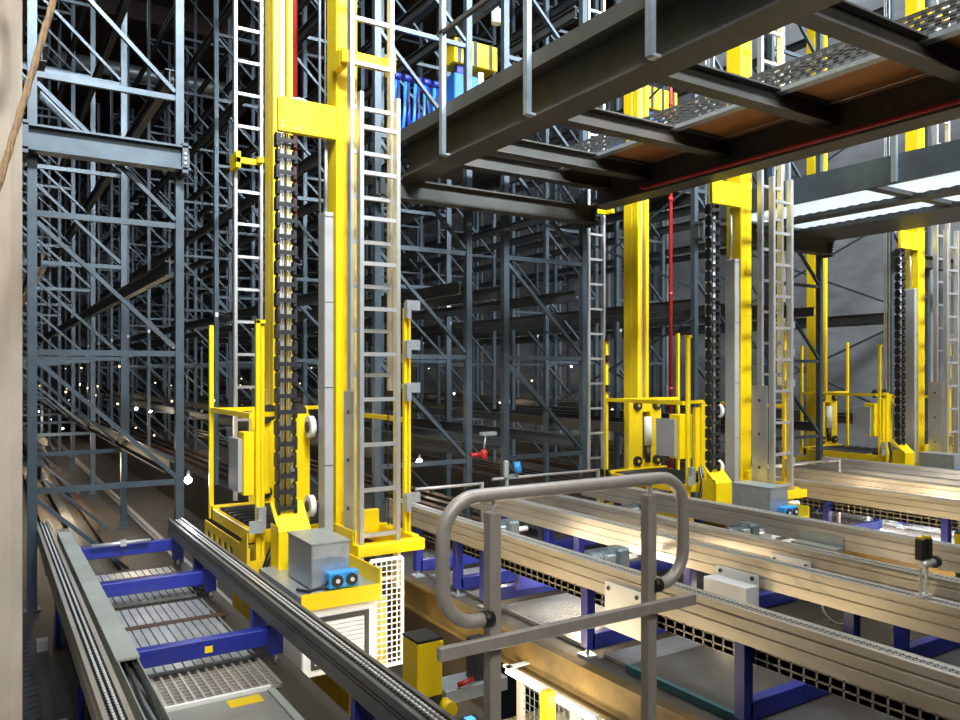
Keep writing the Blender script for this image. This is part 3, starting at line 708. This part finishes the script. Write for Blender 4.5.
# ------------------------------------------------------------------ hand railing in the foreground
hr = thing('handrail', 'grey steel handrail with rounded corners in the foreground', 'railing', (1.8, 2.2, -3.4))
zt, zb_, xl, xr_, r_ = -.405, -.812, 1.232, 2.311, .125
pts = [(1.41, 2.17, zb_)]
def arc(cx, cz, a0, a1, n=9): return [(cx + r_ * math.cos(a0 + (a1 - a0) * k / n), 2.17, cz + r_ * math.sin(a0 + (a1 - a0) * k / n)) for k in range(n + 1)]
pts += arc(xl + r_, zb_ + r_, -PI / 2, -PI) + arc(xl + r_, zt - r_, PI, PI / 2) + arc(xr_ - r_, zt - r_, PI / 2, 0) + arc(xr_ - r_, zb_ + r_, 0, -PI / 2) + [(2.16, 2.17, zb_)]
MB().tube(pts, .0235, 16).obj('rail_tube', 'steel', hr)
for x in (1.40, 2.165): MB().cyl((x, 2.17, zb_), (1, 0, 0), .027, .035, 16).obj('end_sleeve', 'black', hr)
for x in (1.428, 2.139):
    po = MB().box(x - .022, x + .022, 2.16, 2.204, -3.4, -.465).obj('post', 'steel', hr, bevel=.003)
    MB().cyl((x, 2.175, -.445), (0, 0, 1), .007, .05, 8).obj('rail_support', 'chain', po)
MB().box(1.20, 2.345, 2.13, 2.155, -.905, -.862).obj('middle_bar', 'steel', hr, bevel=.003)

# guard bars behind (thin grey rails across the aisle ends by the racks)
for (xa, xb, y, z, lab) in ((3.2, 3.9, 6.115, -1.03, 'thin grey barrier bar beside the nearest crane'), (4.0, 5.3, 6.115, -1.0, 'thin grey barrier bar before the racks in the picture centre'), (6.2, 7.9, 5.15, -.96, 'thin grey barrier bar beside the middle crane ladder')):
    g = thing('barrier_bar', lab, 'barrier', ((xa + xb) / 2, y, FLOOR), 'thin barrier bars')
    MB().tube([(xa, y, z), (xb, y, z + .0)], .015, 8).obj('bar', 'steel', g)
    MB().box(xb - .03, xb, y - .015, y + .015, FLOOR, z).obj('post', 'steel', g)
# whitish tool with blue cap on the centre rack post, red beacon
tl = thing('pull_switch', 'pale pull switch with blue cap on a thin stand in the picture centre', 'switch', (4.0, 5.9, FLOOR))
MB().box(3.985, 4.03, 5.87, 5.92, -.97, -.80).obj('housing', 'ltgrey', tl, bevel=.015)
MB().cyl((4.11, 5.86, -.87), (0, .3, 1), .032, .10, 14).obj('cap', 'bluel', tl)
MB().box(4.03, 4.13, 5.87, 5.89, -.96, -.93).obj('arm', 'galv', tl)
MB().box(4.0, 4.025, 5.88, 5.905, FLOOR, -.97).obj('stand', 'galv', tl)
rbn = thing('beacon', 'round red beacon hanging from a white bracket on the rack', 'beacon', (3.74, 5.98, -.62))
MB().box(3.80, 3.95, 5.96, 6.02, -.575, -.545).obj('bracket', 'galv', rbn)
MB().tube([(3.84, 5.98, -.58), (3.82, 5.98, -.7)], .008, 6).obj('hanger', 'galv', rbn)
uvs = MB()
for i in range(7):
    a = -PI / 2 + PI * i / 6
    pass
MB().tube([(3.64, 6.0, -.76 + .05 * math.sin(-PI / 2 + PI * i / 8)) for i in range(0)] or [(3.82, 5.98, -.79), (3.82, 5.98, -.70)], .035, 14).obj('lens', 'red', rbn, bevel=.015)
MB().cyl((3.74, 5.98, -.745), (1, 0, 0), .020, .12, 12).obj('horn', 'red', rbn)

# ------------------------------------------------------------------ raised platforms
def ibeam(m, x0, x1, y0, y1, z0, z1, axis='y', ft=.016):
    if axis == 'y':
        xc = (x0 + x1) / 2
        m.box(xc - .006, xc + .006, y0, y1, z0 + ft, z1 - ft); m.box(x0, x1, y0, y1, z0, z0 + ft); m.box(x0, x1, y0, y1, z1 - ft, z1)
    else:
        yc = (y0 + y1) / 2
        m.box(x0, x1, yc - .006, yc + .006, z0 + ft, z1 - ft); m.box(x0, x1, y0, y1, z0, z0 + ft); m.box(x0, x1, y0, y1, z1 - ft, z1)
    return m
PY0, PY1 = .9, 6.12
pf = thing('raised_walkway', 'dark steel raised walkway crossing the upper right of the picture', 'walkway', (4.2, 3.6, 1.66), 'raised walkways')
ibeam(MB(), 3.02, 3.25, PY0, PY1, 1.66, 1.99, 'y').obj('girder', 'girder', pf)
MB().box(2.995, 3.03, PY0, PY1, 1.955, 2.06).obj('toe_board', 'girder', pf)
ibeam(MB(), 5.17, 5.40, PY0, PY1, 1.66, 1.99, 'y').obj('girder', 'girder', pf)
for y in (1.5, 2.5, 3.49, 4.47, 5.39, 5.9):
    ibeam(MB(), 3.15, 5.27, y - .06, y + .06, 1.80, 1.94, 'x', .012).obj('cross_beam', 'girder', pf)
MB().box(4.66, 5.3, PY0, 5.98, 1.95, 1.972).obj('deck_board', 'wood', pf)
tb = MB(); xx = 4.62
for z in (1.945, 1.985, 2.02, 2.055, 2.095): tb.box(xx, xx + .005, PY0, 5.98, z - .0125, z + .0125)
for r in range(4):
    y = PY0 + (r % 2) * .04
    zc = (1.965, 2.002, 2.037, 2.075)[r]
    while y < 6.05: tb.box(xx, xx + .005, y, y + .036, zc - .014, zc + .014); y += .08
tb.box(xx, xx + .05, PY0, 5.98, 2.10, 2.104)
tb.obj('slotted_toe_plate', 'railin', pf)
MB().box(4.60, 4.68, PY0, 5.98, 1.915, 1.945).obj('edge_angle', 'galv', pf)
for y in (1.95, 3.02, 4.13, 5.24):
    p_ = MB().box(2.955, 2.992, y - .022, y + .022, 1.665, 3.1).obj('post', 'galvd', pf)
    MB().box(2.98, 3.03, y - .03, y + .03, 1.66, 1.675).obj('post_shoe', 'galv', p_)
MB().bar((2.97, PY0, 2.60), (2.97, 5.3, 2.60), .03, .03).obj('guard_rail', 'girder', pf)
MB().tube([(3.0, PY0, 1.90), (3.0, 6.1, 1.90)], .003, 4) 
tag(MB().tube([(5.145, PY0, 1.69), (5.145, 5.3, 1.69), (5.145, 5.36, 1.72), (5.18, 5.4, 1.75)], .016, 10).obj('red_pipe', 'red'), 'thin red pipe along the right girder of the raised walkway', 'pipe')
tag(MB().tube([(5.155, PY0, 1.93), (5.155, 5.95, 1.93)], .0035, 5).obj('thin_cable', 'galv'), 'thin pale cable along the top of the right walkway girder', 'cable')

p2 = thing('raised_walkway', 'blue-grey raised platform with white underside panels at the right edge', 'walkway', (8.0, 3.6, 1.66), 'raised walkways')
MB().box(6.90, 6.93, 1.5, PY1, 1.695, 1.95).obj('fascia', 'rack', p2)
MB().box(6.93, 6.95, 1.5, PY1, 1.695, 1.705).obj('girder', 'rack', p2)
MB().box(7.54, 7.75, 1.5, PY1, 1.665, 1.75).obj('girder', 'rackd', p2)
MB().box(8.25, 9.10, 1.5, PY1, 1.66, 1.75).obj('girder', 'rackd', p2)
for y in (2.2, 4.2, 5.94): MB().box(6.93, 9.15, y - .05, y + .05, 1.69, 1.73).obj('cross_beam', 'rackd', p2)
for a, b_ in ((6.94, 7.54), (7.75, 8.25)):
    for y0_, y1_ in ((2.25, 4.15), (4.25, 5.89)):
        sh = MB(); n = int((y1_ - y0_) / .06)
        prof = []
        for i in range(n + 1):
            prof.append((y0_ + i * .06, 1.705 + (.010 if i % 2 else 0)))
        prof = prof + [(p[0], p[1] + .003) for p in prof[::-1]]
        sh.prism(prof, 'x', a, b_)
        sh.obj('roof_panel', 'sheet', p2)
for y in (2.85, 3.95, 5.05):
    MB().box(6.86, 6.898, y - .022, y + .022, 1.70, 3.1).obj('post', 'galvd', p2)

# ------------------------------------------------------------------ blue/yellow load carriers stored high in the racks
def carrier(x0, y, zb, zt, w, label):
    t = thing('load_carrier', label, 'carrier', (x0 + w / 2, y + .3, zb), 'striped load carriers')
    MB().box(x0 + .03, x0 + w * .6, y + .05, y + .75, zb + .02, zt - .36).obj('box', 'blueb', t, bevel=.01)
    MB().box(x0 - .04, x0 + .79, y + .05, y + .75, zb, zb + .02).obj('skid', 'dark', t)
    MB().box(x0 + w * .6, x0 + w * .72, y + .05, y + .12, zb + .02, zt - .30).obj('upright', 'galv', t)
    MB().box(x0 + .06, x0 + .14, y + .05, y + .1, zt - .36, zt - .27).obj('upright', 'blue', t)
    bd = MB(); bd.box(x0, x0 + w, y, y + .3, zt - .27, zt); b_ = bd.obj('guard_board', 'yellow', t, bevel=.01)
    for k in range(3): MB().box(x0 + .04 + k * w * .36, x0 + .085 + k * w * .36, y - .004, y, zt - .27, zt).obj('black_stripe', 'black', b_)
    return t
carrier(4.29, 7.3, 2.277, 3.62, .56, 'blue carrier with striped yellow board above the left end of the raised walkway')
carrier(6.86, 7.0, 2.277, 3.50, .50, 'blue carrier with striped yellow board seen through the raised walkway')
for k in range(5):
    x = 3.38 + k * .108; b_ = thing('folded_trolley', 'folded blue trolley standing on the rack by the nearest crane, %s from the left' % ('first', 'second', 'third', 'fourth', 'fifth')[k], 'trolley', (x, 6.9, 2.276), 'blue folded trolleys')
    MB().tube([(x - .03, 6.9, 2.276), (x, 6.9, 2.55), (x + .01, 6.9, 2.86)], .018, 8).obj('frame', 'blueb', b_)
    MB().tube([(x + .05, 6.9, 2.276), (x + .035, 6.9, 2.84)], .022, 8).obj('frame', 'blue', b_)
    MB().cyl((x + .02, 6.89, 2.88), (1, 0, 0), .035, .07, 12).obj('wheel', 'blue', b_)
    MB().cyl((x + .02, 6.87, 2.66), (0, 0, 1), .012, .2, 8).obj('handle', 'black', b_)

# lamps, glint dots and fill lights
def bulb(x, y, z, r, label, m_='bulb', group='work lamps'):
    t = thing('lamp_or_glint', label, 'lamp', (x, y, z - r), group)
    rings = []
    m = MB(); n = 10
    vs = []; fs = []
    for i in range(7):
        a = -PI / 2 + PI * i / 6
        for k in range(n): vs.append((x + r * math.cos(a) * math.cos(2 * PI * k / n), y + r * math.cos(a) * math.sin(2 * PI * k / n), z + r * math.sin(a)))
    for i in range(6):
        for k in range(n): fs.append((i * n + k, i * n + (k + 1) % n, (i + 1) * n + (k + 1) % n, (i + 1) * n + k))
    m._add(vs, fs, 0, True); m.obj('bulb', m_, t)
    MB().cyl((x, y, z + r + .02), (0, 0, 1), r * .5, .05, 10).obj('socket', 'dark', t)
    return t
def plight(x, y, z, w, col, size=.06):
    l = bpy.data.lights.new('lamp_fill_light', 'POINT'); l.energy = w; l.color = col; l.shadow_soft_size = size
    o = bpy.data.objects.new('lamp_fill_light', l); C.objects.link(o); o.location = (x, y, z); return o
def alight(x, y, z, sx, sy, w, col, tgt=None):
    l = bpy.data.lights.new('hall_fill_light', 'AREA'); l.shape = 'RECTANGLE'; l.size = sx; l.size_y = sy; l.energy = w; l.color = col
    o = bpy.data.objects.new('hall_fill_light', l); C.objects.link(o); o.location = (x, y, z)
    if tgt: o.rotation_euler = (Vector(tgt) - Vector((x, y, z))).to_track_quat('-Z', 'Y').to_euler()
    return o
bulb(1.36, 6.45, -.85, .030, 'bright white bulb beside the right post of the leftmost rack'); 
bulb(4.02, 7.6, -.98, .034, 'bright white bulb low down between the nearest crane and the next racks')
hl = thing('pendant_lamp', 'white pendant bulb hanging above the raised walkway beside a rack post', 'lamp', (4.73, 7.15, 3.8))
bm_ = MB().tube([(4.73, 7.15, 3.95), (4.73, 7.15, 4.02)], .028, 12); bm_.tube([(4.73, 7.15, 3.80), (4.73, 7.15, 3.83), (4.73, 7.15, 3.95)], .055, 14); bm_.obj('bulb', 'white', hl)
MB().tube([(4.73, 7.15, 4.02), (4.73, 7.15, CZ)], .008, 6).obj('cord', 'ltgrey', hl)
WARM = (1, .78, .5); COOL = (.86, .93, 1)
i = 0
for a in range(3):  # glowing dots stand in for rail glints as well as small lamps
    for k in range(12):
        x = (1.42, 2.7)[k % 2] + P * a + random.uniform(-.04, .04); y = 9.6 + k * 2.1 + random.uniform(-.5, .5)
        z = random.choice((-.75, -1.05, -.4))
        bulb(x, y, z, random.uniform(.016, .026), 'small glowing dot for lamps and rail glints deep behind the %s crane' % ('nearest', 'middle', 'farthest')[a], 'bulb_glintw' if k % 3 else 'bulb', 'small lamp and glint dots deep in the aisles')
        if k % 3 == 0: plight(x, y, z - .15, 16, WARM)
for a in range(3):  # further glowing dots, many of them highlights off the rails
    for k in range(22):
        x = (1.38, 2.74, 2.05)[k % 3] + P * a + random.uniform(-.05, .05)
        bulb(x, random.uniform(11, 33), random.choice((-.9, -1.2, -.5, -.2, .1)), random.uniform(.012, .022), 'small glowing dot for lamps and rail glints deep behind the %s crane' % ('nearest', 'middle', 'farthest')[a], 'bulb_glintw' if k % 3 else 'bulb', 'small lamp and glint dots deep in the aisles')
for k in range(3):
    plight(2.42 + P * k, 3.3, -1.78, 14, (1, .78, .46), .03); plight(2.42 + P * k, 3.85, -1.78, 14, (1, .78, .46), .03); plight(2.45 + P * k, 4.9, -1.75, 6, (1, .78, .46), .03)
plight(1.36, 6.36, -.85, 5, COOL, .03); plight(4.02, 7.5, -.98, 5, COOL, .03)
plight(.75, 10.2, -1.1, 22, WARM); plight(.75, 15, -1.1, 14, WARM)
plight(2.3, 2.6, -2.4, 8, (1, .93, .8)); plight(3.2, 3.0, -2.3, 12, (1, .93, .8))
for k in range(3):
    plight(3.4 + P * k, 4.1, -1.34, 13, WARM, .05); plight(3.3 + P * k, 4.95, -1.34, 5, WARM, .05); plight(4.02 + P * k, 3.4, -1.45, 5, WARM, .05)  # unseen fill lights added above the gratings and between the conveyors
plight(7.97, 4.1, -1.46, 10, (1, .95, .88), .03); plight(7.97, 4.7, -1.46, 10, (1, .95, .88), .03)
def spread(o, deg): o.data.spread = math.radians(deg); return o
for (x, y, w) in ((1.9, 2.8, 330), (6.0, 3.0, 330), (9.9, 3.4, 330)):
    alight(x, y, 7.6, 1.0, 2.2, w * .8, COOL, (x, y + 1.2, 0))
spread(alight(-.9, -1.6, 4.2, 1, 1, 26, (1, .95, .88), (-.15, 2.4, .9)), 50)  # unseen light added behind the camera to brighten the concrete column
spread(alight(.6, -.6, 6.4, 2.0, 1.0, 385, COOL, (2.0, 6.0, 3.2)), 80)
spread(alight(6.0, -1.0, 6.8, 3.0, 1.0, 330, COOL, (6.0, 6.0, 2.6)), 80)
spread(alight(9.9, -.5, 6.8, 3.0, 1.0, 330, COOL, (9.9, 6.2, 2.6)), 80)
alight(2.5, -2.0, 3.5, 3, 1.5, 105, (1, .94, .85), (3.5, 4, -1.2))  # unseen fill added behind the camera to lift the foreground railing
for a in range(3):
    for y in (11, 18, 26): alight(2.05 + P * a, y, 8.0, .4, 3, 16, COOL)  # weak fill lights added high in the aisles for the deep racks
alight(11.9, 9, 7.9, .5, 5, 110, COOL)

# ------------------------------------------------------------------ world, camera, view
w = bpy.data.worlds.new('World'); S.world = w; w.use_nodes = True
w.node_tree.nodes['Background'].inputs[0].default_value = (.5, .6, .75, 1); w.node_tree.nodes['Background'].inputs[1].default_value = .006
cam = bpy.data.cameras.new('camera'); co = bpy.data.objects.new('camera', cam); C.objects.link(co)
cam.sensor_width = 36; cam.lens = 785 / 960 * 36; cam.clip_start = .05; cam.shift_y = 12 / 960
co.location = (0, 0, 0); co.rotation_euler = (PI / 2, 0, -math.radians(32.3))
S.camera = co
for o in list(S.objects):
    if o.parent is None: o.location.z += EYE
S.view_settings.view_transform = 'Standard'; S.view_settings.look = 'None'; S.view_settings.gamma = 1; S.view_settings.exposure = .25
S.view_settings.use_curve_mapping = False
